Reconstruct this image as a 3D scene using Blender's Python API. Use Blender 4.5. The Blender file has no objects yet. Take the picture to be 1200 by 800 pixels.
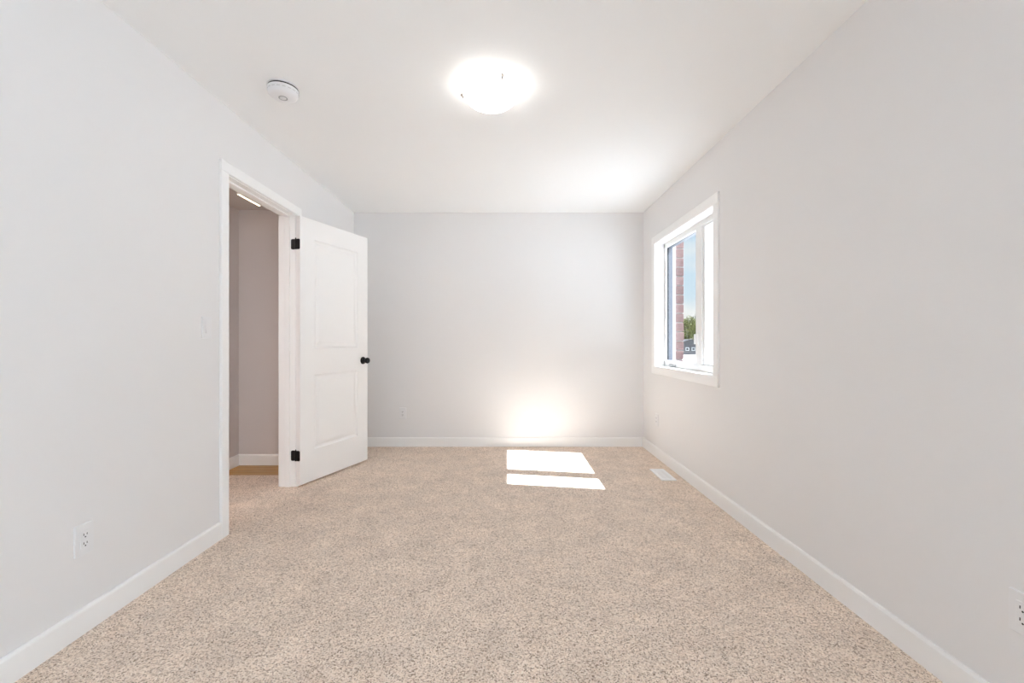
import bpy, bmesh, math, random
from mathutils import Vector, Matrix

random.seed(7)
S = bpy.context.scene
C = S.collection
R = math.radians

# ------------------------------------------------------------------ camera
cam_d = bpy.data.cameras.new('camera')
cam_d.sensor_width = 36.0
cam_d.lens = 15.0                       # 500 px on a 1200 px frame
cam_d.shift_x = 5.0 / 1200.0
cam_d.shift_y = -0.5 / 1200.0
cam_d.clip_start = 0.02
cam_d.clip_end = 500
cam = bpy.data.objects.new('camera', cam_d)
C.objects.link(cam)
cam.location = (0, 0, 1.10)
cam.rotation_euler = (R(90), 0, 0)
S.camera = cam

# ------------------------------------------------------------------ world (sky with thin clouds)
w = bpy.data.worlds.new('sky'); S.world = w; w.use_nodes = True
nt = w.node_tree; nt.nodes.clear()
tc = nt.nodes.new('ShaderNodeTexCoord')
sep = nt.nodes.new('ShaderNodeSeparateXYZ')
ramp = nt.nodes.new('ShaderNodeValToRGB')
ramp.color_ramp.elements[0].position = 0.0
ramp.color_ramp.elements[0].color = (0.76, 0.91, 1.0, 1)
ramp.color_ramp.elements[1].position = 0.7
ramp.color_ramp.elements[1].color = (0.42, 0.67, 1.0, 1)
mp = nt.nodes.new('ShaderNodeMapping'); mp.inputs['Scale'].default_value = (1.0, 1.0, 3.5)
nz = nt.nodes.new('ShaderNodeTexNoise'); nz.inputs['Scale'].default_value = 3.2; nz.inputs['Detail'].default_value = 6
cr = nt.nodes.new('ShaderNodeValToRGB')
cr.color_ramp.elements[0].position = 0.47; cr.color_ramp.elements[1].position = 0.66
mx = nt.nodes.new('ShaderNodeMix'); mx.data_type = 'RGBA'
mx.inputs['B'].default_value = (1.0, 1.0, 1.0, 1)
bg = nt.nodes.new('ShaderNodeBackground'); bg.inputs['Strength'].default_value = 0.36
wo = nt.nodes.new('ShaderNodeOutputWorld')
L = nt.links.new
L(tc.outputs['Generated'], sep.inputs[0]); L(sep.outputs['Z'], ramp.inputs[0])
L(tc.outputs['Generated'], mp.inputs[0]); L(mp.outputs[0], nz.inputs[0]); L(nz.outputs['Fac'], cr.inputs[0])
L(cr.outputs[0], mx.inputs['Factor']); L(ramp.outputs[0], mx.inputs['A']); L(mx.outputs['Result'], bg.inputs[0])
L(bg.outputs[0], wo.inputs[0])

# ------------------------------------------------------------------ sun
SUN_STRENGTH = 13.0
sun_d = bpy.data.lights.new('sun', 'SUN')
sun_d.energy = SUN_STRENGTH
sun_d.angle = R(0.5)
sun_d.color = (0.92, 0.985, 1.065)
sun = bpy.data.objects.new('sun', sun_d); C.objects.link(sun)
elev = math.atan(1.246)
sdir = Vector((-0.987 * math.cos(elev), 0.167 * math.cos(elev), -math.sin(elev)))
sun.rotation_euler = sdir.to_track_quat('-Z', 'Y').to_euler()
sun.location = (6, 2, 8)

# ------------------------------------------------------------------ exposure, light bounces
S.view_settings.view_transform = 'Standard'
S.view_settings.look = 'None'
S.view_settings.gamma = 1.0
S.view_settings.use_curve_mapping = False
S.view_settings.exposure = 1.42
S.cycles.max_bounces = 24
S.cycles.diffuse_bounces = 16
S.cycles.glossy_bounces = 4
S.cycles.transparent_max_bounces = 16
LAMP = 2.0            # radiance of the lit ceiling bowl
HALL_LAMP = 3.0       # radiance of the hallway light strip

# ================================================================== helpers
def mat(name, col, rough=0.6, metal=0.0, bump=0.0, bscale=200.0, var=0.0, vscale=4.0, spec=0.5):
    m = bpy.data.materials.new(name); m.use_nodes = True
    n = m.node_tree; b = n.nodes['Principled BSDF']
    b.inputs['Base Color'].default_value = (*col, 1)
    b.inputs['Roughness'].default_value = rough
    b.inputs['Metallic'].default_value = metal
    b.inputs['Specular IOR Level'].default_value = spec
    t = n.nodes.new('ShaderNodeTexCoord')
    if var:
        z = n.nodes.new('ShaderNodeTexNoise'); z.inputs['Scale'].default_value = vscale; z.inputs['Detail'].default_value = 4
        x = n.nodes.new('ShaderNodeMix'); x.data_type = 'RGBA'
        x.inputs['A'].default_value = (*[c * (1 - var) for c in col], 1)
        x.inputs['B'].default_value = (*[min(1, c * (1 + var)) for c in col], 1)
        n.links.new(t.outputs['Object'], z.inputs['Vector'])
        n.links.new(z.outputs['Fac'], x.inputs['Factor'])
        n.links.new(x.outputs['Result'], b.inputs['Base Color'])
    if bump:
        z = n.nodes.new('ShaderNodeTexNoise'); z.inputs['Scale'].default_value = bscale; z.inputs['Detail'].default_value = 3
        u = n.nodes.new('ShaderNodeBump'); u.inputs['Strength'].default_value = bump; u.inputs['Distance'].default_value = 0.002
        n.links.new(t.outputs['Object'], z.inputs['Vector'])
        n.links.new(z.outputs['Fac'], u.inputs['Height'])
        n.links.new(u.outputs['Normal'], b.inputs['Normal'])
    return m

def emat(name, col, strength):
    m = bpy.data.materials.new(name); m.use_nodes = True
    b = m.node_tree.nodes['Principled BSDF']
    b.inputs['Base Color'].default_value = (0.85, 0.84, 0.80, 1)
    b.inputs['Roughness'].default_value = 0.3
    b.inputs['Emission Color'].default_value = (*col, 1)
    b.inputs['Emission Strength'].default_value = strength
    return m

def glass_mat(name='window_glass', tint=(0.97, 0.985, 0.98)):
    m = bpy.data.materials.new(name); m.use_nodes = True
    n = m.node_tree; n.nodes.clear()
    o = n.nodes.new('ShaderNodeOutputMaterial')
    t = n.nodes.new('ShaderNodeBsdfTransparent'); t.inputs[0].default_value = (*tint, 1)
    g = n.nodes.new('ShaderNodeBsdfGlossy'); g.inputs['Roughness'].default_value = 0.02
    x = n.nodes.new('ShaderNodeMixShader'); x.inputs[0].default_value = 0.04
    n.links.new(t.outputs[0], x.inputs[1]); n.links.new(g.outputs[0], x.inputs[2]); n.links.new(x.outputs[0], o.inputs[0])
    return m

def sheer_mat():  # cloth of the added drape, tinted cool for the light it spreads
    m = bpy.data.materials.new('fill_sheer_fabric'); m.use_nodes = True
    n = m.node_tree; n.nodes.clear()
    o = n.nodes.new('ShaderNodeOutputMaterial')
    t = n.nodes.new('ShaderNodeBsdfTranslucent'); t.inputs[0].default_value = (0.83, 0.89, 0.945, 1)
    d = n.nodes.new('ShaderNodeBsdfDiffuse'); d.inputs[0].default_value = (0.85, 0.86, 0.87, 1)
    x = n.nodes.new('ShaderNodeMixShader'); x.inputs[0].default_value = 0.20
    n.links.new(t.outputs[0], x.inputs[1]); n.links.new(d.outputs[0], x.inputs[2]); n.links.new(x.outputs[0], o.inputs[0])
    return m

def carpet_mat():
    m = bpy.data.materials.new('beige_carpet'); m.use_nodes = True
    n = m.node_tree; b = n.nodes['Principled BSDF']
    b.inputs['Roughness'].default_value = 0.95
    b.inputs['Specular IOR Level'].default_value = 0.1
    b.inputs['Sheen Weight'].default_value = 0.15
    t = n.nodes.new('ShaderNodeTexCoord')
    # tuft cells
    v = n.nodes.new('ShaderNodeTexVoronoi'); v.inputs['Scale'].default_value = 250.0
    v.inputs['Randomness'].default_value = 1.0
    nzv = n.nodes.new('ShaderNodeTexNoise'); nzv.inputs['Scale'].default_value = 60; nzv.inputs['Detail'].default_value = 4
    add = n.nodes.new('ShaderNodeVectorMath'); add.operation = 'MULTIPLY_ADD'
    add.inputs[1].default_value = (0.012, 0.012, 0.0)
    n.links.new(t.outputs['Object'], nzv.inputs['Vector'])
    n.links.new(nzv.outputs['Color'], add.inputs[0]); n.links.new(t.outputs['Object'], add.inputs[2])
    n.links.new(add.outputs[0], v.inputs['Vector'])
    sp = n.nodes.new('ShaderNodeSeparateColor'); n.links.new(v.outputs['Color'], sp.inputs[0])
    r = n.nodes.new('ShaderNodeValToRGB')
    e = r.color_ramp.elements
    e[0].position = 0.0; e[0].color = (0.290, 0.197, 0.135, 1)
    e[1].position = 1.0; e[1].color = (0.975, 0.855, 0.745, 1)
    x = r.color_ramp.elements.new(0.22); x.color = (0.650, 0.510, 0.400, 1)
    x = r.color_ramp.elements.new(0.60); x.color = (0.890, 0.740, 0.615, 1)
    n.links.new(sp.outputs[0], r.inputs[0])
    # brushed patches: pile leaning one way or the other
    z = n.nodes.new('ShaderNodeTexNoise'); z.inputs['Scale'].default_value = 5.5; z.inputs['Detail'].default_value = 5; z.inputs['Roughness'].default_value = 0.65
    n.links.new(t.outputs['Object'], z.inputs['Vector'])
    rr = n.nodes.new('ShaderNodeMapRange'); rr.inputs['From Min'].default_value = 0.3; rr.inputs['From Max'].default_value = 0.7
    rr.inputs['To Min'].default_value = 0.89; rr.inputs['To Max'].default_value = 1.12
    n.links.new(z.outputs['Fac'], rr.inputs[0])
    mu = n.nodes.new('ShaderNodeMix'); mu.data_type = 'RGBA'; mu.blend_type = 'MULTIPLY'; mu.inputs['Factor'].default_value = 1
    n.links.new(r.outputs[0], mu.inputs['A']); n.links.new(rr.outputs[0], mu.inputs['B'])
    n.links.new(mu.outputs['Result'], b.inputs['Base Color'])
    u = n.nodes.new('ShaderNodeBump'); u.inputs['Strength'].default_value = 0.6; u.inputs['Distance'].default_value = 0.004; u.invert = True
    n.links.new(v.outputs['Distance'], u.inputs['Height'])
    n.links.new(u.outputs['Normal'], b.inputs['Normal'])
    return m

def wood_mat():
    m = bpy.data.materials.new('oak_floor'); m.use_nodes = True
    n = m.node_tree; b = n.nodes['Principled BSDF']; b.inputs['Roughness'].default_value = 0.4
    t = n.nodes.new('ShaderNodeTexCoord'); mp = n.nodes.new('ShaderNodeMapping'); mp.inputs['Scale'].default_value = (2, 30, 30)
    z = n.nodes.new('ShaderNodeTexNoise'); z.inputs['Scale'].default_value = 3; z.inputs['Detail'].default_value = 6
    oi = n.nodes.new('ShaderNodeObjectInfo')
    ad = n.nodes.new('ShaderNodeMath'); ad.operation = 'MULTIPLY_ADD'; ad.inputs[1].default_value = 0.35
    r = n.nodes.new('ShaderNodeValToRGB')
    r.color_ramp.elements[0].position = 0.3; r.color_ramp.elements[0].color = (0.28, 0.135, 0.035, 1)
    r.color_ramp.elements[1].position = 0.95; r.color_ramp.elements[1].color = (0.58, 0.33, 0.10, 1)
    n.links.new(t.outputs['Object'], mp.inputs[0]); n.links.new(mp.outputs[0], z.inputs['Vector'])
    n.links.new(oi.outputs['Random'], ad.inputs[0]); n.links.new(z.outputs['Fac'], ad.inputs[2])
    n.links.new(ad.outputs[0], r.inputs[0]); n.links.new(r.outputs[0], b.inputs['Base Color'])
    return m

def brick_mat():
    m = bpy.data.materials.new('red_brick'); m.use_nodes = True
    n = m.node_tree; b = n.nodes['Principled BSDF']; b.inputs['Roughness'].default_value = 0.9
    t = n.nodes.new('ShaderNodeTexCoord'); z = n.nodes.new('ShaderNodeTexNoise'); z.inputs['Scale'].default_value = 25; z.inputs['Detail'].default_value = 5
    oi = n.nodes.new('ShaderNodeObjectInfo')
    ad = n.nodes.new('ShaderNodeMath'); ad.operation = 'MULTIPLY_ADD'; ad.inputs[1].default_value = 0.5
    r = n.nodes.new('ShaderNodeValToRGB')
    r.color_ramp.elements[0].position = 0.35; r.color_ramp.elements[0].color = (0.092, 0.050, 0.048, 1)
    r.color_ramp.elements[1].position = 1.0; r.color_ramp.elements[1].color = (0.140, 0.082, 0.078, 1)
    n.links.new(t.outputs['Object'], z.inputs['Vector'])
    n.links.new(oi.outputs['Random'], ad.inputs[0]); n.links.new(z.outputs['Fac'], ad.inputs[2])
    n.links.new(ad.outputs[0], r.inputs[0]); n.links.new(r.outputs[0], b.inputs['Base Color'])
    u = n.nodes.new('ShaderNodeBump'); u.inputs['Strength'].default_value = 0.4; u.inputs['Distance'].default_value = 0.004
    n.links.new(z.outputs['Fac'], u.inputs['Height']); n.links.new(u.outputs['Normal'], b.inputs['Normal'])
    return m

M = dict(
    wall=mat('wall_paint', (0.805, 0.797, 0.797), 0.75, bump=0.06, bscale=350, spec=0.25),
    ceiling=mat('ceiling_paint', (0.875, 0.883, 0.888), 0.9, bump=0.05, bscale=300, spec=0.15),
    trim=mat('white_trim_paint', (0.90, 0.90, 0.897), 0.38, spec=0.4),
    door=mat('white_door_paint', (0.90, 0.895, 0.888), 0.45, spec=0.4),
    vinyl=mat('white_vinyl', (0.84, 0.84, 0.84), 0.35),
    plastic=mat('white_plastic', (0.80, 0.80, 0.81), 0.35),
    plastic_grey=mat('grey_plastic', (0.42, 0.42, 0.42), 0.5),
    slot_light=mat('shaded_plastic_slot', (0.55, 0.54, 0.54), 0.5),
    slot=mat('dark_slot', (0.03, 0.03, 0.035), 0.7),
    black=mat('matte_black_metal', (0.010, 0.009, 0.009), 0.45, spec=0.3),
    gasket=mat('dark_gasket', (0.02, 0.022, 0.028), 0.6),
    grey_ring=mat('blue_grey_ring', (0.115, 0.125, 0.155), 0.55),
    chrome=mat('brushed_nickel', (0.40, 0.37, 0.34), 0.35, metal=0.8),
    vent=mat('white_enamel', (0.93, 0.93, 0.93), 0.4),
    carpet=carpet_mat(), wood=wood_mat(), brick=brick_mat(), glass=glass_mat(), sheer=sheer_mat(),
    mortar=mat('mortar', (0.26, 0.235, 0.225), 0.95, var=0.15, vscale=30),
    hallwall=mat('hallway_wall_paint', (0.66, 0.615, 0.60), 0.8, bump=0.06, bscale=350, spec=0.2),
    bowl=emat('lit_frosted_glass', (1.0, 0.99, 0.975), LAMP),
    hall_fill=emat('hall_fill_diffuser', (1.0, 0.94, 0.90), 30.0),  # glow of the added, unseen hallway light
    strip=emat('lit_warm_strip', (1.0, 0.80, 0.52), HALL_LAMP),
    ground=mat('pale_gravel', (0.63, 0.635, 0.64), 0.95, var=0.12, vscale=0.4),
    siding=mat('grey_siding', (0.042, 0.041, 0.044), 0.8, var=0.15, vscale=3),
    shingle=mat('dark_shingles', (0.030, 0.030, 0.034), 0.9, var=0.3, vscale=8),
    leaf_a=mat('sunlit_green_leaves', (0.078, 0.082, 0.020), 0.7, var=0.45, vscale=1.2, spec=0.1),
    leaf_b=mat('blue_green_leaves', (0.036, 0.050, 0.026), 0.7, var=0.4, vscale=1.2, spec=0.1),
    bark=mat('bark', (0.012, 0.009, 0.007), 0.9),
    farwhite=mat('white_house_trim', (0.30, 0.30, 0.30), 0.6),
    fargrey=mat('dark_house_glass', (0.008, 0.009, 0.011), 0.2),
)

class MB:
    """collects shapes, links them as one mesh object"""
    def __init__(self): self.bm = bmesh.new()
    def box(self, x0, x1, y0, y1, z0, z1, bev=0.0, seg=2):
        b = bmesh.new()
        bmesh.ops.create_cube(b, size=1.0)
        bmesh.ops.scale(b, vec=(x1 - x0, y1 - y0, z1 - z0), verts=b.verts)
        bmesh.ops.translate(b, vec=((x0 + x1) / 2, (y0 + y1) / 2, (z0 + z1) / 2), verts=b.verts)
        if bev: bmesh.ops.bevel(b, geom=b.edges[:], offset=bev, segments=seg, affect='EDGES', profile=0.5)
        self._merge(b); return self
    def _merge(self, b, mtx=None):
        if mtx is not None: b.transform(mtx)
        me = bpy.data.meshes.new('tmp'); b.to_mesh(me); b.free()
        self.bm.from_mesh(me); bpy.data.meshes.remove(me)
    def cyl(self, r, h, mtx, seg=24, r2=None, bev=0.0):
        b = bmesh.new()
        bmesh.ops.create_cone(b, cap_ends=True, segments=seg, radius1=r, radius2=r if r2 is None else r2, depth=h)
        if bev:
            ed = [e for e in b.edges if len(e.link_faces) == 2 and any(len(f.verts) > 4 for f in e.link_faces)]
            bmesh.ops.bevel(b, geom=ed, offset=bev, segments=2, affect='EDGES', profile=0.5)
        self._merge(b, mtx); return self
    def lathe(self, prof, mtx=None, seg=48):
        """prof = [(radius, z)...] spun round z"""
        b = bmesh.new(); rings = []
        for (r, z) in prof:
            if r < 1e-6: rings.append([b.verts.new((0, 0, z))])
            else: rings.append([b.verts.new((r * math.cos(2 * math.pi * k / seg), r * math.sin(2 * math.pi * k / seg), z)) for k in range(seg)])
        for a, c in zip(rings, rings[1:]):
            for k in range(seg):
                k2 = (k + 1) % seg
                if len(a) == 1 and len(c) == 1: continue
                if len(a) == 1: b.faces.new((a[0], c[k2], c[k]))
                elif len(c) == 1: b.faces.new((a[k], a[k2], c[0]))
                else: b.faces.new((a[k], a[k2], c[k2], c[k]))
        bmesh.ops.recalc_face_normals(b, faces=b.faces[:])
        self._merge(b, mtx or Matrix()); return self
    def prism(self, pts, ax, a0, a1):
        """polygon pts swept along axis ax ('x','y','z') from a0 to a1; pts are the two other coordinates in order"""
        b = bmesh.new()
        def P(p, t):
            return {'x': (t, p[0], p[1]), 'y': (p[0], t, p[1]), 'z': (p[0], p[1], t)}[ax]
        A = [b.verts.new(P(p, a0)) for p in pts]; B = [b.verts.new(P(p, a1)) for p in pts]
        b.faces.new(A); b.faces.new(B[::-1])
        for i in range(len(pts)):
            j = (i + 1) % len(pts); b.faces.new((A[i], B[i], B[j], A[j]))
        bmesh.ops.recalc_face_normals(b, faces=b.faces[:])
        self._merge(b); return self
    def build(self, name, m, parent=None, smooth=False, loc=None):
        me = bpy.data.meshes.new(name)
        if loc is not None: bmesh.ops.translate(self.bm, vec=[-c for c in loc], verts=self.bm.verts)
        self.bm.to_mesh(me); self.bm.free()
        me.materials.append(m)
        o = bpy.data.objects.new(name, me); C.objects.link(o)
        if loc is not None: o.location = loc
        if smooth:
            for p in me.polygons: p.use_smooth = True
            me.set_sharp_from_angle(angle=R(35))
        if parent: o.parent = parent
        return o

def tag(o, label, cat, group=None, kind=None):
    o['label'] = label; o['category'] = cat
    if group: o['group'] = group
    if kind: o['kind'] = kind
    return o
def empty(name, loc=(0, 0, 0), rot=(0, 0, 0)):
    o = bpy.data.objects.new(name, None); C.objects.link(o); o.location = loc; o.rotation_euler = rot
    o.empty_display_size = 0.1
    return o
def struct(o, label, cat): return tag(o, label, cat, kind='structure')

# ================================================================== room shell
XL, XR = -1.603, 1.416          # side walls
YB, YN = 4.453, -2.75           # far wall, wall behind the camera
H = 2.44
TW = 0.117                      # partition thickness
XLo = XL - TW
# door opening in the left wall
DY0, DY1, DZ = 2.440, 3.220, 2.047
# window opening in the right wall
WY0, WY1, WZ0, WZ1 = 2.92, 4.09, 0.859, 2.032
HX, HYB, HZ = -2.39, 3.79, 2.263     # hallway: side wall, end wall, ceiling

f = MB()
f.box(HX, XR, YN, 3.50, -0.03, 0.0).box(XLo, XR, 3.50, YB, -0.03, 0.0)
struct(f.build('floor', M['carpet']), 'beige speckled cut pile carpet over the whole bedroom floor', 'floor')
struct(MB().box(XL - 0.02, XR + 0.02, YN, YB, H, H + 0.08).build('ceiling', M['ceiling']), 'plain white painted bedroom ceiling', 'ceiling')
struct(MB().box(XLo - 0.8, XR + 0.18, YB, YB + 0.12, -0.03, H + 0.08).build('wall_back', M['wall']), 'pale off-white end wall behind the open door and sunlit carpet', 'wall')
struct(MB().box(HX - 0.1, XR + 0.18, YN - 0.12, YN, -0.03, H + 0.08).build('wall_rear', M['wall']), 'pale off-white wall facing the end wall', 'wall')
wl = MB()
wl.box(XLo, XL, YN, DY0 - 0.019, -0.03, H + 0.08).box(XLo, XL, DY1 + 0.019, YB, -0.03, H + 0.08)
wl.box(XLo, XL, DY0 - 0.019, DY1 + 0.019, DZ + 0.019, H + 0.08)
struct(wl.build('wall_left', M['wall']), 'pale off-white wall with the doorway and light switch', 'wall')
WX = XR + 0.184                 # outside face of the stud wall
wr = MB()
RY0, RY1, RZ0, RZ1 = -2.62, -0.75, 0.22, 2.22      # opening for the added light-giving window, behind the camera
wr.box(XR, WX, YN, RY0, -0.03, H + 0.08).box(XR, WX, RY0, RY1, -0.03, RZ0).box(XR, WX, RY0, RY1, RZ1, H + 0.08)
wr.box(XR, WX, RY1, WY0, -0.03, H + 0.08).box(XR, WX, WY1, YB, -0.03, H + 0.08)
wr.box(XR, WX, WY0, WY1, -0.03, WZ0).box(XR, WX, WY0, WY1, WZ1, H + 0.08)
struct(wr.build('wall_right', M['wall']), 'pale off-white wall with the white framed window', 'wall')

# hallway beyond the door
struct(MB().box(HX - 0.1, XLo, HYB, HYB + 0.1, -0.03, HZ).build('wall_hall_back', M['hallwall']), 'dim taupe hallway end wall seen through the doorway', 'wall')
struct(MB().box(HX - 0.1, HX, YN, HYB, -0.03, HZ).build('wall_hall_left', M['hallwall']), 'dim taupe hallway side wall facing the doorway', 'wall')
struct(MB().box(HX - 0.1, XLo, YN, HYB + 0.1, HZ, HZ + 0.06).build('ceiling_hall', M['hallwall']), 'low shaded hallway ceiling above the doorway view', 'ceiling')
fh = struct(MB().box(HX, XLo, 3.50, HYB, -0.03, -0.012).build('floor_hall', M['wood']), 'brown wood plank floor at the hallway end wall', 'floor')
for k in range(4):
    y0 = 3.502 + k * 0.072
    MB().box(HX, XLo, y0, y0 + 0.070, -0.012, -0.001, 0.0015, 1).build('plank', M['wood'], fh, loc=(HX + 0.13 * k, y0, -0.006))

# baseboards: eased top edge
BH, BT = 0.097, 0.013
def board_profile(): return [(0, 0), (BT, 0), (BT, BH - 0.010), (BT - 0.004, BH - 0.002), (BT - 0.007, BH), (0, BH)]
def bb_x(name, wx, sgn, y0, y1, label):
    o = MB().prism([(wx + sgn * a, z) for a, z in board_profile()], 'y', y0, y1).build(name, M['trim'])
    return struct(o, label, 'baseboard')
def bb_y(name, wy, sgn, x0, x1, label):
    o = MB().prism([(wy + sgn * a, z) for a, z in board_profile()], 'x', x0, x1).build(name, M['trim'])
    return struct(o, label, 'baseboard')
bb_x('baseboard_right', XR, -1, YN, YB, 'long white baseboard under the window wall')
bb_y('baseboard_back', YB, -1, XL + BT, XR - BT, 'white baseboard along the end wall')
bb_x('baseboard_left', XL, 1, YN, DY0 - 0.070, 'white baseboard between left outlet and door casing')
bb_x('baseboard_left_far', XL, 1, DY1 + 0.070, YB - BT, 'short white baseboard behind the open door')
bb_y('baseboard_rear', YN, 1, XL + BT, XR - BT, 'white baseboard of the wall facing the end wall')
bb_y('baseboard_hall', HYB, -1, HX, XLo, 'white baseboard on the dim hallway end wall')
bb_x('baseboard_hall_left', HX, 1, YN, HYB - BT, 'white baseboard on the dim hallway side wall')

# ================================================================== door frame
CW, CT = 0.064, 0.015           # casing width and thickness
tr = empty('trim_1', (XL, (DY0 + DY1) / 2, 0))
struct(tr, 'white door casing and jamb round the doorway', 'door frame')
def child(mb, name, m, par, smooth=False):
    o = mb.build(name, m, None, smooth)
    o.parent = par
    o.matrix_parent_inverse = Matrix.Translation(-par.location) if par.rotation_euler.z == 0 else par.matrix_basis.inverted()
    return o
def casing_prof(w0, w1):        # flat casing with eased edges; w along the wall, t off the wall
    s = 1 if w1 > w0 else -1
    return [(w0, 0), (w0, CT - 0.004), (w0 + s * 0.004, CT), (w1 - s * 0.003, CT), (w1, CT - 0.003), (w1, 0)]
RV = 0.005
for face, sg in ((XL, 1), (XLo, -1)):
    for a, b_ in ((DY0 - RV, DY0 - RV - CW), (DY1 + RV, DY1 + RV + CW)):
        child(MB().prism([(face + sg * t, y) for y, t in casing_prof(a, b_)], 'z', 0.0, DZ + RV), 'casing_side', M['trim'], tr)
    child(MB().prism([(face + sg * t, z) for z, t in casing_prof(DZ + RV, DZ + RV + CW)], 'y', DY0 - RV - CW, DY1 + RV + CW), 'casing_head', M['trim'], tr)
child(MB().box(XLo, XL, DY0 - 0.019, DY0, 0, DZ, 0.001, 1), 'jamb_side', M['trim'], tr)
child(MB().box(XLo, XL, DY1, DY1 + 0.019, 0, DZ, 0.001, 1), 'jamb_side', M['trim'], tr)
child(MB().box(XLo, XL, DY0 - 0.019, DY1 + 0.019, DZ, DZ + 0.019, 0.001, 1), 'jamb_head', M['trim'], tr)
SX0, SX1 = XL - 0.074, XL - 0.038
child(MB().box(SX0, SX1, DY0, DY0 + 0.011, 0, DZ - 0.011, 0.002, 1), 'door_stop', M['trim'], tr)
child(MB().box(SX0, SX1, DY1 - 0.011, DY1, 0, DZ - 0.011, 0.002, 1), 'door_stop', M['trim'], tr)
child(MB().box(SX0, SX1, DY0, DY1, DZ - 0.011, DZ, 0.002, 1), 'door_stop', M['trim'], tr)
child(MB().box(XL - 0.033, XL - 0.004, DY0, DY0 + 0.0015, 0.90, 0.957, 0.0005, 1), 'strike_plate', M['black'], tr)

# ================================================================== door leaf
PIN = (-1.592, 3.213)
dr = empty('door_1', (PIN[0], PIN[1], 0.0), (0, 0, R(69)))
struct(dr, 'white two-panel door standing open with black knob and hinges', 'door')
DW, DT, D0, D1 = 0.762, 0.035, 0.016, 2.042
PAN = [(0.140, 0.632, 1.045, 1.888), (0.140, 0.632, 0.258, 0.840)]
def slab():
    b = bmesh.new()
    us = [0.002, PAN[0][0], PAN[0][1], DW]
    zs = [D0, PAN[1][2], PAN[1][3], PAN[0][2], PAN[0][3], D1]
    for y in (0.0, -DT):
        g = [[b.verts.new((u, y, z)) for z in zs] for u in us]
        for i in range(3):
            for j in range(5):
                if i == 1 and j in (1, 3): continue
                b.faces.new((g[i][j], g[i + 1][j], g[i + 1][j + 1], g[i][j + 1]))
    def q(*p): b.faces.new([b.verts.new(v) for v in p])
    u0, u1 = us[0], us[-1]
    q((u0, 0, D0), (u0, -DT, D0), (u0, -DT, D1), (u0, 0, D1)); q((u1, 0, D0), (u1, -DT, D0), (u1, -DT, D1), (u1, 0, D1))
    q((u0, 0, D0), (u1, 0, D0), (u1, -DT, D0), (u0, -DT, D0)); q((u0, 0, D1), (u1, 0, D1), (u1, -DT, D1), (u0, -DT, D1))
    bmesh.ops.remove_doubles(b, verts=b.verts, dist=1e-5)
    bmesh.ops.recalc_face_normals(b, faces=b.faces[:])
    return b
mb = MB(); mb.bm.free(); mb.bm = slab()
leaf = mb.build('door_slab', M['door'], dr)
def panel(u0, u1, z0, z1, side):
    """moulded panel: cove down, flat groove, raised field"""
    b = bmesh.new()
    prof = [(0.0, 0.0), (0.004, 0.0035), (0.010, 0.0075), (0.018, 0.009), (0.024, 0.009), (0.034, 0.0055), (0.048, 0.0025), (0.052, 0.002)]
    base, sg = (-DT, 1) if side else (0.0, -1)
    rings = []
    for w_, d in prof:
        y = base + sg * d
        rings.append([b.verts.new(p) for p in ((u0 + w_, y, z0 + w_), (u1 - w_, y, z0 + w_), (u1 - w_, y, z1 - w_), (u0 + w_, y, z1 - w_))])
    for a, c in zip(rings, rings[1:]):
        for k in range(4): b.faces.new((a[k], a[(k + 1) % 4], c[(k + 1) % 4], c[k]))
    fc = b.faces.new(rings[-1])
    bmesh.ops.recalc_face_normals(b, faces=b.faces[:])
    fc.normal_update()
    if (fc.normal.y > 0) == bool(side): bmesh.ops.reverse_faces(b, faces=b.faces[:])
    m_ = MB(); m_.bm.free(); m_.bm = b
    return m_.build('panel', M['door'], leaf)
for p in PAN:
    for s_ in (True, False): panel(*p, s_)

# knob set: rose, neck and knob on both faces, latch plate on the edge
KU, KZ = DW - 0.062, 0.925
for sg, base in ((-1, -DT), (1, 0.0)):
    mtx = Matrix.Translation((KU, base, KZ)) @ Matrix.Rotation(R(90 if sg < 0 else -90), 4, 'X')
    k = MB().lathe([(0, 0.0), (0.033, 0.0), (0.033, 0.005), (0.030, 0.009), (0.016, 0.011), (0.0125, 0.014), (0.0115, 0.030), (0.014, 0.034),
                    (0.022, 0.037), (0.0255, 0.043), (0.0265, 0.050), (0.0255, 0.057), (0.021, 0.0625), (0.010, 0.065), (0, 0.0655)], mtx)
    k.build('knob', M['black'], dr, smooth=True)
MB().box(DW, DW + 0.0015, -DT / 2 - 0.0125, -DT / 2 + 0.0125, KZ - 0.028, KZ + 0.028).build('latch_plate', M['black'], dr)

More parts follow.
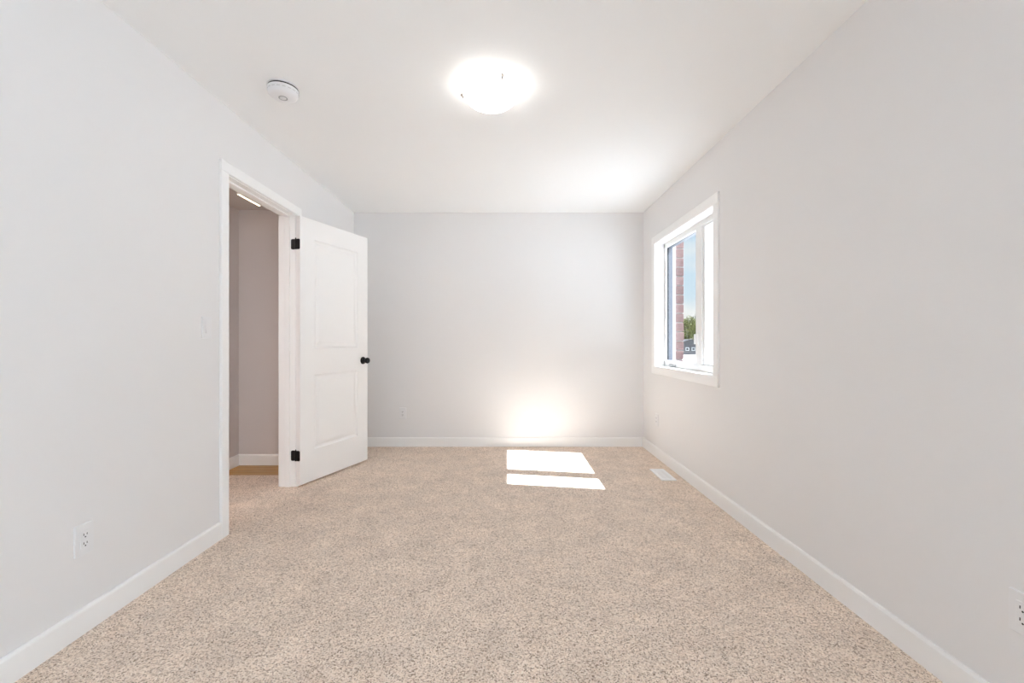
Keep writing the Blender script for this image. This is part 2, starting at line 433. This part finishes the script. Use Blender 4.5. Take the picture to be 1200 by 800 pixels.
# two black hinges: leaf on the door edge, leaf on the jamb, barrel with pin head
def rounded(w_, h_, r_, t_):
    pts = []
    for cx, cy, a0 in ((w_ / 2 - r_, h_ / 2 - r_, 0), (-w_ / 2 + r_, h_ / 2 - r_, 90), (-w_ / 2 + r_, -h_ / 2 + r_, 180), (w_ / 2 - r_, -h_ / 2 + r_, 270)):
        for k in range(5): a = R(a0 + 22.5 * k); pts.append((cx + r_ * math.cos(a), cy + r_ * math.sin(a)))
    return pts
inv = dr.matrix_basis.copy()
bpy.context.view_layer.update()
world_inv = (Matrix.Translation(dr.location) @ Matrix.Rotation(R(69), 4, 'Z')).inverted()
for hz in (1.830, 0.236):
    hroot = MB().cyl(0.0065, 0.078, Matrix.Translation((-0.0045, 0.001, hz)), 16, bev=0.001)
    hroot.cyl(0.005, 0.010, Matrix.Translation((-0.0045, 0.001, hz + 0.043)), 12, r2=0.003)
    hg = hroot.build('hinge', M['black'], dr, smooth=True)
    pts = rounded(0.034, 0.078, 0.011, 0.0025)
    MB().prism([(-0.0175 + a, hz + c) for a, c in pts], 'x', -0.0015, 0.002).build('hinge_leaf', M['black'], hg)
    jl = MB().prism([(XL - 0.0150 + a, hz + c) for a, c in pts], 'y', DY1 - 0.0022, DY1 + 0.0005)
    jl.bm.transform(world_inv)
    jl.build('hinge_leaf', M['black'], hg)

# ================================================================== window
wn = empty('window_1', (XR, (WY0 + WY1) / 2, WZ0))
struct(wn, 'white two-lite window with casing, looking onto brick, trees and sky', 'window')
WC, WT = 0.070, 0.014
def wcasing(w0, w1):
    s = 1 if w1 > w0 else -1
    return [(w0, 0), (w0, WT - 0.003), (w0 + s * 0.003, WT), (w1 - s * 0.003, WT), (w1, WT - 0.003), (w1, 0)]
for a, b_ in ((WY0, WY0 - WC), (WY1, WY1 + WC)):
    child(MB().prism([(XR - t, y) for y, t in wcasing(a, b_)], 'z', WZ0, WZ1), 'casing_side', M['trim'], wn)
for a, b_ in ((WZ0, WZ0 - WC), (WZ1, WZ1 + WC)):
    child(MB().prism([(XR - t, z) for z, t in wcasing(a, b_)], 'y', WY0 - WC, WY1 + WC), 'casing_rail', M['trim'], wn)
JX = 1.500                       # room face of the vinyl frame
jt = 0.004                       # visible liner boards
child(MB().box(XR - 0.010, JX, WY1 - jt, WY1, WZ0, WZ1), 'liner_side', M['trim'], wn)
child(MB().box(XR - 0.010, JX, WY0, WY0 + jt, WZ0, WZ1), 'liner_side', M['trim'], wn)
child(MB().box(XR - 0.010, JX, WY0 + jt, WY1 - jt, WZ1 - jt, WZ1), 'liner_head', M['trim'], wn)
child(MB().box(XR - 0.010, JX, WY0 + jt, WY1 - jt, WZ0, WZ0 + jt), 'sill', M['trim'], wn)
# vinyl frame: outer depth JX..1.600
FX1 = 1.600
GY1, GZ0, GZ1 = 4.062, 0.918, 1.987       # daylight opening of the fixed lite
MY0, MY1 = 3.275, 3.405                   # mullion
SY0 = 2.985
GX = 1.520                                # glass plane
fr = MB()
fr.box(JX, FX1, GY1 + 0.004, WY1, WZ0, WZ1, 0.001, 1)           # far jamb
fr.box(JX, FX1, WY0, SY0 - 0.008, WZ0, WZ1, 0.001, 1)           # near jamb
fr.box(JX, FX1, WY0, WY1, WZ0, GZ0 - 0.004, 0.001, 1)           # bottom rail
fr.box(JX, FX1 - 0.03, WY0, WY1, GZ1 + 0.004, WZ1, 0.001, 1)    # head
fr.box(FX1 - 0.03, FX1, WY0, WY1, GZ1 + 0.030, WZ1, 0.001, 1)
child(fr, 'frame', M['vinyl'], wn)
child(MB().box(JX, FX1, MY0 + 0.030, MY1, GZ0 - 0.004, GZ1 + 0.004, 0.003, 2), 'mullion', M['vinyl'], wn)
# glazing bead (room side), dark gasket and blue-grey outer ring round the fixed glass
def ring(x0, x1, y0, y1, z0, z1, t_):
    return MB().box(x0, x1, y0, y0 + t_, z0, z1).box(x0, x1, y1 - t_, y1, z0, z1).box(x0, x1, y0 + t_, y1 - t_, z0, z0 + t_).box(x0, x1, y0 + t_, y1 - t_, z1 - t_, z1)
child(ring(JX + 0.004, GX - 0.004, MY1, GY1 + 0.004, GZ0 - 0.004, GZ1 + 0.004, 0.007), 'glazing_bead', M['vinyl'], wn)
child(ring(GX - 0.004, GX + 0.012, MY1, GY1 + 0.004, GZ0 - 0.004, GZ1 + 0.004, 0.006), 'gasket', M['gasket'], wn)
child(ring(GX + 0.012, GX + 0.050, MY1, GY1 + 0.004, GZ0 - 0.004, GZ1 + 0.004, 0.005), 'grey_ring', M['grey_ring'], wn)
child(MB().box(GX, GX + 0.004, MY1 + 0.002, GY1 + 0.002, GZ0 - 0.002, GZ1 + 0.002), 'fixed_pane', M['glass'], wn)
# operable casement sash next to it
sash = child(MB().box(JX + 0.012, JX + 0.055, SY0 - 0.006, SY0 + 0.045, GZ0 - 0.002, GZ1 + 0.002, 0.003, 2)
             .box(JX + 0.012, JX + 0.055, MY0 - 0.002, MY0 + 0.029, GZ0 - 0.002, GZ1 + 0.002, 0.003, 2)
             .box(JX + 0.012, JX + 0.055, SY0 + 0.045, MY0 - 0.002, GZ0 - 0.002, GZ0 + 0.010, 0.003, 2)
             .box(JX + 0.012, JX + 0.055, SY0 + 0.045, MY0 - 0.002, GZ1 - 0.010, GZ1 + 0.002, 0.003, 2), 'sash', M['vinyl'], wn)
pn = MB().box(GX + 0.010, GX + 0.014, SY0 + 0.043, MY0, GZ0 + 0.008, GZ1 - 0.008).build('sash_pane', M['glass'], None)
pn.parent = sash; pn.matrix_parent_inverse = (Matrix.Translation(wn.location) @ sash.matrix_parent_inverse @ Matrix()).inverted()
# lock lever on the mullion and folding crank on the bottom rail
lk = MB().box(JX - 0.010, JX, 3.345, 3.385, 1.06, 1.16, 0.003, 2).box(JX - 0.022, JX - 0.008, 3.372, 3.392, 1.075, 1.155, 0.004, 2)
child(lk, 'lock_lever', M['vinyl'], wn)
ck = MB().box(JX - 0.014, JX, 3.80, 3.93, WZ0 + 0.010, WZ0 + 0.030, 0.004, 2).box(JX - 0.024, JX - 0.012, 3.83, 3.92, WZ0 + 0.014, WZ0 + 0.024, 0.003, 2)
child(ck, 'crank_handle', M['plastic_grey'], wn)

# unseen second window with a white sheer, both added to brighten the room
w2 = empty('fill_window', (XR, (RY0 + RY1) / 2, RZ0))
struct(w2, 'unseen wide white window added to brighten the room', 'window')
for a, b_ in ((RY0, RY0 - WC), (RY1, RY1 + WC)):
    child(MB().prism([(XR - t, y) for y, t in wcasing(a, b_)], 'z', RZ0, RZ1), 'casing_side', M['trim'], w2)
for a, b_ in ((RZ0, RZ0 - WC), (RZ1, RZ1 + WC)):
    child(MB().prism([(XR - t, z) for z, t in wcasing(a, b_)], 'y', RY0 - WC, RY1 + WC), 'casing_rail', M['trim'], w2)
ym = (RY0 + RY1) / 2
f2 = MB().box(JX, FX1, RY0, RY0 + 0.045, RZ0, RZ1).box(JX, FX1, RY1 - 0.045, RY1, RZ0, RZ1)
f2.box(JX, FX1, RY0 + 0.045, RY1 - 0.045, RZ0, RZ0 + 0.05).box(JX, FX1, RY0 + 0.045, RY1 - 0.045, RZ1 - 0.05, RZ1)
child(f2, 'frame', M['vinyl'], w2)
child(MB().box(JX, FX1, ym - 0.035, ym + 0.035, RZ0 + 0.05, RZ1 - 0.05), 'mullion', M['vinyl'], w2)
for a, b_ in ((RY0 + 0.045, ym - 0.035), (ym + 0.035, RY1 - 0.045)):
    child(MB().box(GX, GX + 0.004, a, b_, RZ0 + 0.05, RZ1 - 0.05), 'pane', M['glass'], w2)
b = bmesh.new(); nf = 160; prev = None
for k in range(nf + 1):
    y = RY0 - 0.03 + (RY1 - RY0 + 0.06) * k / nf
    x = XR - 0.045 + 0.016 * math.sin(k * 0.9) + 0.006 * math.sin(k * 0.37 + 1)
    v0, v1 = b.verts.new((x, y, RZ0 - 0.12)), b.verts.new((x, y, RZ1 + 0.06))
    if prev: b.faces.new((prev[0], v0, v1, prev[1]))
    prev = (v0, v1)
cu = MB(); cu.bm.free(); cu.bm = b
cur = empty('fill_curtain', (XR - 0.045, ym, RZ1 + 0.07)); tag(cur, 'white sheer drape added to spread daylight from the unseen window', 'fill_curtain')
child(cu, 'sheer', M['sheer'], cur, smooth=True)
child(MB().cyl(0.010, RY1 - RY0 + 0.12, Matrix.Translation((XR - 0.045, ym, RZ1 + 0.07)) @ Matrix.Rotation(R(90), 4, 'X'), 16), 'rod', M['chrome'], cur)
for yy in (RY0 - 0.045, RY1 + 0.045):
    child(MB().box(XR - 0.055, XR, yy - 0.008, yy + 0.008, RZ1 + 0.062, RZ1 + 0.082), 'bracket', M['chrome'], cur)

# ================================================================== ceiling light
LC = (-0.088, 2.242)
cl = empty('ceiling_light', (LC[0], LC[1], H))
tag(cl, 'lit white glass bowl ceiling light held by three small clips', 'ceiling light')
MB().lathe([(0, 0), (0.118, 0), (0.118, -0.012), (0.110, -0.024), (0, -0.024)]).build('pan', M['plastic'], cl, smooth=True)
rim_z = -0.036
prof = []
Rb, db = 0.146, 0.078
for k in range(13):
    a = k / 12 * math.pi / 2
    prof.append((Rb * math.cos(a) if k < 12 else 0.0, rim_z - db * math.sin(a) ** 1.0))
outer = prof
inner = [(max(0, r - 0.004), z + 0.004) for r, z in reversed(prof[:-1])]
MB().lathe([(0.0, rim_z - db)] + [(r, z) for r, z in reversed(outer[:-1])] + [(Rb - 0.004, rim_z + 0.001)]).build('glass_bowl', M['bowl'], cl, smooth=True)
for px, py in ((543, 112), (588, 91), (595, 124)):
    vx, vy = (px - 595) / (399.5 - py) * 1.30 - LC[0], 500 / (399.5 - py) * 1.30 - LC[1]
    a = math.atan2(vy, vx)
    m_ = Matrix.Rotation(a, 4, 'Z')
    b = MB()
    b.box(0.112, 0.154, -0.005, 0.005, -0.027, -0.021)
    b.box(0.149, 0.154, -0.005, 0.005, -0.046, -0.021)
    b.box(0.138, 0.154, -0.005, 0.005, -0.051, -0.045)
    b.bm.transform(m_)
    cpo = b.build('clip', M['chrome'], cl)
    kn = MB().cyl(0.0065, 0.010, Matrix.Rotation(a, 4, 'Z') @ Matrix.Translation((0.158, 0, -0.036)) @ Matrix.Rotation(R(90), 4, 'Y'), 16, bev=0.0015)
    kn.build('clip_knob', M['chrome'], cpo, smooth=True)

# ================================================================== smoke detector
sd = empty('smoke_detector', (-1.187, 2.255, H))
tag(sd, 'round white smoke detector on the ceiling near the doorway', 'smoke detector')
MB().lathe([(0, 0), (0.078, 0), (0.079, -0.003), (0.078, -0.006), (0, -0.006)]).build('base', M['plastic'], sd, smooth=True)
MB().lathe([(0.0725, -0.006), (0.0725, -0.014), (0.0, -0.014)]).build('vent_gap', M['slot'], sd, smooth=True)
body = MB().lathe([(0, -0.013), (0.075, -0.0135), (0.0755, -0.022), (0.073, -0.036), (0.068, -0.046), (0.058, -0.053), (0.030, -0.0565), (0, -0.0565)]).build('cover', M['plastic'], sd, smooth=True)
MB().lathe([(0, -0.056), (0.022, -0.056), (0.022, -0.0585), (0.0175, -0.059), (0.0175, -0.057), (0, -0.057)]).build('button_ring', M['plastic_grey'], body, smooth=True)
MB().lathe([(0, -0.0565), (0.015, -0.0565), (0.015, -0.059), (0.012, -0.0605), (0, -0.061)]).build('test_button', M['plastic'], body, smooth=True)
for k in range(18):                       # slots round the side
    a = R(20 * k)
    b = MB().box(0.0705, 0.0748, -0.008, 0.008, -0.0310, -0.0285)
    b.bm.transform(Matrix.Rotation(a, 4, 'Z'))
    b.build('vent_slot', M['slot_light'], body)

# ================================================================== outlets and switch
def wall_plate(root, wdt, hgt):
    """plate in the local xz plane, facing -y"""
    t_ = 0.006
    pts = rounded(wdt, hgt, 0.004, t_)
    b = bmesh.new()
    A = [b.verts.new((x, 0, z)) for x, z in pts]; B = [b.verts.new((x, -t_ + 0.002, z)) for x, z in pts]
    D = [b.verts.new((x * 0.95, -t_, z * 0.968)) for x, z in pts]
    n_ = len(pts)
    for i in range(n_):
        j = (i + 1) % n_
        b.faces.new((A[i], A[j], B[j], B[i])); b.faces.new((B[i], B[j], D[j], D[i]))
    b.faces.new(D); b.faces.new(A[::-1])
    bmesh.ops.recalc_face_normals(b, faces=b.faces[:])
    m_ = MB(); m_.bm.free(); m_.bm = b
    return m_.build('plate', M['plastic'], root)
def outlet(loc, rz, label):
    r_ = empty('wall_outlet', loc, (0, 0, rz))
    tag(r_, label, 'outlet', 'duplex outlets low on the bedroom walls')
    wall_plate(r_, 0.072, 0.117)
    rc = MB().box(-0.0168, 0.0168, -0.0085, -0.004, -0.0335, 0.0335, 0.001, 1).build('receptacle', M['plastic'], r_)
    for zc in (0.0175, -0.0155):
        MB().box(-0.0075, -0.0050, -0.0090, -0.0080, zc - 0.003, zc + 0.0055).build('slot', M['slot'], rc)
        MB().box(0.0050, 0.0075, -0.0090, -0.0080, zc - 0.002, zc + 0.0050).build('slot', M['slot'], rc)
        MB().cyl(0.0027, 0.001, Matrix.Translation((0, -0.0085, zc - 0.0085)) @ Matrix.Rotation(R(90), 4, 'X'), 12).build('ground_hole', M['slot'], rc)
    return r_
outlet((XL, 1.611, 0.353), R(90), 'white duplex outlet on the wall beside the doorway')
outlet((-1.095, YB, 0.347), 0, 'white duplex outlet on the end wall beside the open door')
outlet((XR, 4.046, 0.355), R(-90), 'white duplex outlet below the window near the corner')
outlet((XR, 1.166, 0.351), R(-90), 'white duplex outlet on the window wall, well before the window')

sw = empty('light_switch', (XL, 2.268, 1.172), (0, 0, R(90)))
tag(sw, 'white rocker light switch beside the door casing', 'light switch')
wall_plate(sw, 0.072, 0.117)
MB().box(-0.0168, 0.0168, -0.0075, -0.005, -0.0335, 0.0335, 0.0008, 1).build('bezel', M['plastic'], sw)
rk = MB().prism([(-0.0075, -0.031), (-0.0120, -0.031), (-0.0090, 0.0), (-0.0080, 0.031), (-0.0070, 0.031)], 'x', -0.0145, 0.0145)
rk.build('rocker', M['plastic'], sw)

# ================================================================== floor register
VX0, VX1, VY0, VY1 = 1.215, 1.333, 3.364, 3.654
vr = empty('floor_register', ((VX0 + VX1) / 2, (VY0 + VY1) / 2, 0))
tag(vr, 'white metal floor register set in the carpet below the window', 'floor vent')
hx, hy = (VX1 - VX0) / 2, (VY1 - VY0) / 2
fl = MB()
for (a0, a1, b0, b1) in ((-hx, hx, -hy, -hy + 0.026), (-hx, hx, hy - 0.026, hy), (-hx, -hx + 0.022, -hy + 0.026, hy - 0.026), (hx - 0.022, hx, -hy + 0.026, hy - 0.026)):
    fl.box(a0, a1, b0, b1, 0.0, 0.006)
fl.build('faceplate', M['vent'], vr)
MB().box(-hx + 0.022, hx - 0.022, -hy + 0.026, hy - 0.026, 0.0002, 0.0008).build('duct', M['slot_light'], vr)
ns = 14
for k in range(ns):
    y = -hy + 0.026 + (k + 0.5) * (2 * hy - 0.052) / ns
    b = MB().box(-hx + 0.022, hx - 0.022, y - 0.0045, y + 0.0045, 0.0012, 0.0048)
    b.build('louver', M['vent'], vr)
MB().box(-0.002, 0.002, -hy + 0.026, hy - 0.026, 0.001, 0.0055).build('centre_bar', M['vent'], vr)

# ================================================================== hallway light strip
hs = empty('hallway_light', (-2.12, 3.50, HZ))
tag(hs, 'slim warm light strip on the hallway ceiling', 'light strip')
MB().box(-0.008, 0.008, -0.15, 0.15, -0.008, 0.0).build('housing', M['plastic'], hs)
MB().box(-0.0045, 0.0045, -0.145, 0.145, -0.012, -0.008, 0.001, 1).build('diffuser', M['strip'], hs)

# flush light added out of view to brighten the hallway
hl = empty('hallway_fill_light', (-2.05, 1.25, HZ))
tag(hl, 'round flush light added out of view on the hallway ceiling', 'ceiling light')
MB().lathe([(0, 0), (0.15, 0), (0.15, -0.018), (0, -0.018)]).build('pan', M['plastic'], hl, smooth=True)
MB().lathe([(0.142, -0.018), (0.142, -0.030), (0.125, -0.050), (0.08, -0.062), (0, -0.066)]).build('diffuser', M['hall_fill'], hl, smooth=True)

# ================================================================== outside: brick veneer round the window
EX0, EX1 = FX1 + 0.012, FX1 + 0.095
ext = MB()
BY0, BY1, BZ0, BZ1 = 2.90, 4.108, 0.82, 2.20
ext.box(EX0, EX1 - 0.008, BY1 + 0.008, YB + 0.30, -0.4, 2.75).box(EX0, EX1 - 0.008, RY1 + 0.02, BY0 - 0.008, -0.4, 2.75)
ext.box(EX0, EX1 - 0.008, BY0 - 0.008, BY1 + 0.008, -0.4, BZ0).box(EX0, EX1 - 0.008, BY0 - 0.008, BY1 + 0.008, BZ1, 2.75)
wx = struct(ext.build('wall_exterior', M['mortar']), 'red brick outer wall seen through the window glass', 'brick wall')
child(MB().box(FX1, EX1 + 0.03, BY0, BY1, BZ0, BZ0 + 0.012), 'stone_sill', M['mortar'], wx)
cache = {}
def brick(y0, y1, z0):
    w_ = round(y1 - y0, 3)
    if w_ not in cache:
        cache[w_] = MB().box(-(EX1 - EX0) / 2, (EX1 - EX0) / 2, -w_ / 2, w_ / 2, -0.0395, 0.0395, 0.003, 1).build('brick', M['brick'])
        o = cache[w_]
    else:
        o = cache[w_].copy(); C.objects.link(o)
    o.parent = wx
    o.location = ((EX0 + EX1) / 2 + random.uniform(-0.001, 0.001), (y0 + y1) / 2 + random.uniform(-0.001, 0.001), z0 + 0.0395)
    return o
ch = 0.089
z = BZ0 - 0.01
for k in range(18):
    zz = 0.66 + k * ch
    off = 0.0 if k % 2 else 0.128
    ws = [0.257, 0.257] if k % 2 else [0.120, 0.257]
    y = BY1
    for w_ in ws:
        brick(y, y + w_ - 0.0, zz); y += w_ + 0.010

# ================================================================== outside: ground, house, trees
GZ = -3.2
struct(MB().box(-120, 320, -140, 420, GZ - 0.1, GZ).build('ground', M['ground']), 'pale sunlit gravel ground outside below the window', 'ground')

# grey houses with gable ends, far across the ground
def house(x, y, hw, he, hr, hd, label, wins):
    ho = empty('house', (x, y, GZ))
    tag(ho, label, 'house')
    MB().prism([(-hw, 0), (hw, 0), (hw, he), (0, hr), (-hw, he)], 'y', 0, hd).build('wall', M['siding'], ho)
    for s_ in (-1, 1):
        n_ = Vector((s_ * (hr - he), 0, hw)).normalized() * 0.12
        p0 = (0, hr + 0.05); p1 = (s_ * (hw + 0.5), he - 0.15)
        MB().prism([p0, p1, (p1[0] + n_.x, p1[1] + n_.z), (p0[0], p0[1] + 0.14)], 'y', -0.35, hd + 0.35).build('roof', M['shingle'], ho)
    for wx_, wz_, ww, wh in wins:
        wf = MB().box(wx_ - ww / 2, wx_ + ww / 2, -0.06, 0.0, wz_ - wh / 2, wz_ + wh / 2).build('window', M['farwhite'], ho)
        MB().box(wx_ - ww / 2 + 0.22, wx_ + ww / 2 - 0.22, -0.08, -0.05, wz_ - wh / 2 + 0.22, wz_ + wh / 2 - 0.22).build('pane', M['fargrey'], wf)
house(57.5, 134, 6.0, 2.9, 4.7, 10, 'grey gabled house with two white-framed windows beyond the window glass', ((-1.1, 1.8, 1.1, 1.1), (0.8, 1.8, 1.1, 1.1)))

def tree(loc, h, rad, leafm, label, n=2600, seed=0, size=0.3):
    rnd = random.Random(seed)
    t = empty('tree', loc); tag(t, label, 'tree', 'trees beyond the window')
    MB().cyl(0.30, h * 0.6, Matrix.Translation((0, 0, h * 0.3)), 10, r2=0.12).build('trunk', M['bark'], t)
    lobes = [(rnd.uniform(-.55, .55) * rad, rnd.uniform(-.55, .55) * rad, h * rnd.uniform(.30, .80), rad * rnd.uniform(.38, .6)) for _ in range(12)]
    lobes.append((0, 0, h - rad * 0.5, rad * 0.5))
    vs, fs = [], []
    for i in range(n):
        cx, cy, cz, cr_ = lobes[i % len(lobes)]
        d = Vector((rnd.gauss(0, 1), rnd.gauss(0, 1), rnd.gauss(0, 1))).normalized()
        p = Vector((cx, cy, cz)) + d * cr_ * rnd.uniform(0.6, 1.05)
        s_ = rnd.uniform(0.6, 1.3) * size
        u_ = Vector((rnd.gauss(0, 1), rnd.gauss(0, 1), rnd.gauss(0, 1))).normalized(); v_ = u_.cross(d).normalized()
        k = len(vs)
        vs += [p - u_ * s_, p + v_ * s_ * .6, p + u_ * s_, p - v_ * s_ * .6]
        fs.append((k, k + 1, k + 2, k + 3))
    me = bpy.data.meshes.new('foliage'); me.from_pydata([tuple(v) for v in vs], [], fs); me.materials.append(leafm)
    o = bpy.data.objects.new('foliage', me); C.objects.link(o); o.parent = t; o['kind'] = 'stuff'
    return t
tree((66.2, 156, GZ), 13.6, 5.2, M['leaf_a'], 'yellow-green leafy tree right behind the grey house', 3600, 1)
tree((76.5, 172, GZ), 15.3, 5.2, M['leaf_b'], 'tall blue-green tree rising behind the yellow-green tree', 3600, 2)
tree((56.5, 158, GZ), 12.4, 4.6, M['leaf_a'], 'yellow-green tree beside the brick edge of the window', 3000, 3)
tree((80.5, 157, GZ), 13.2, 4.8, M['leaf_b'], 'blue-green tree past the grey house', 3000, 4)
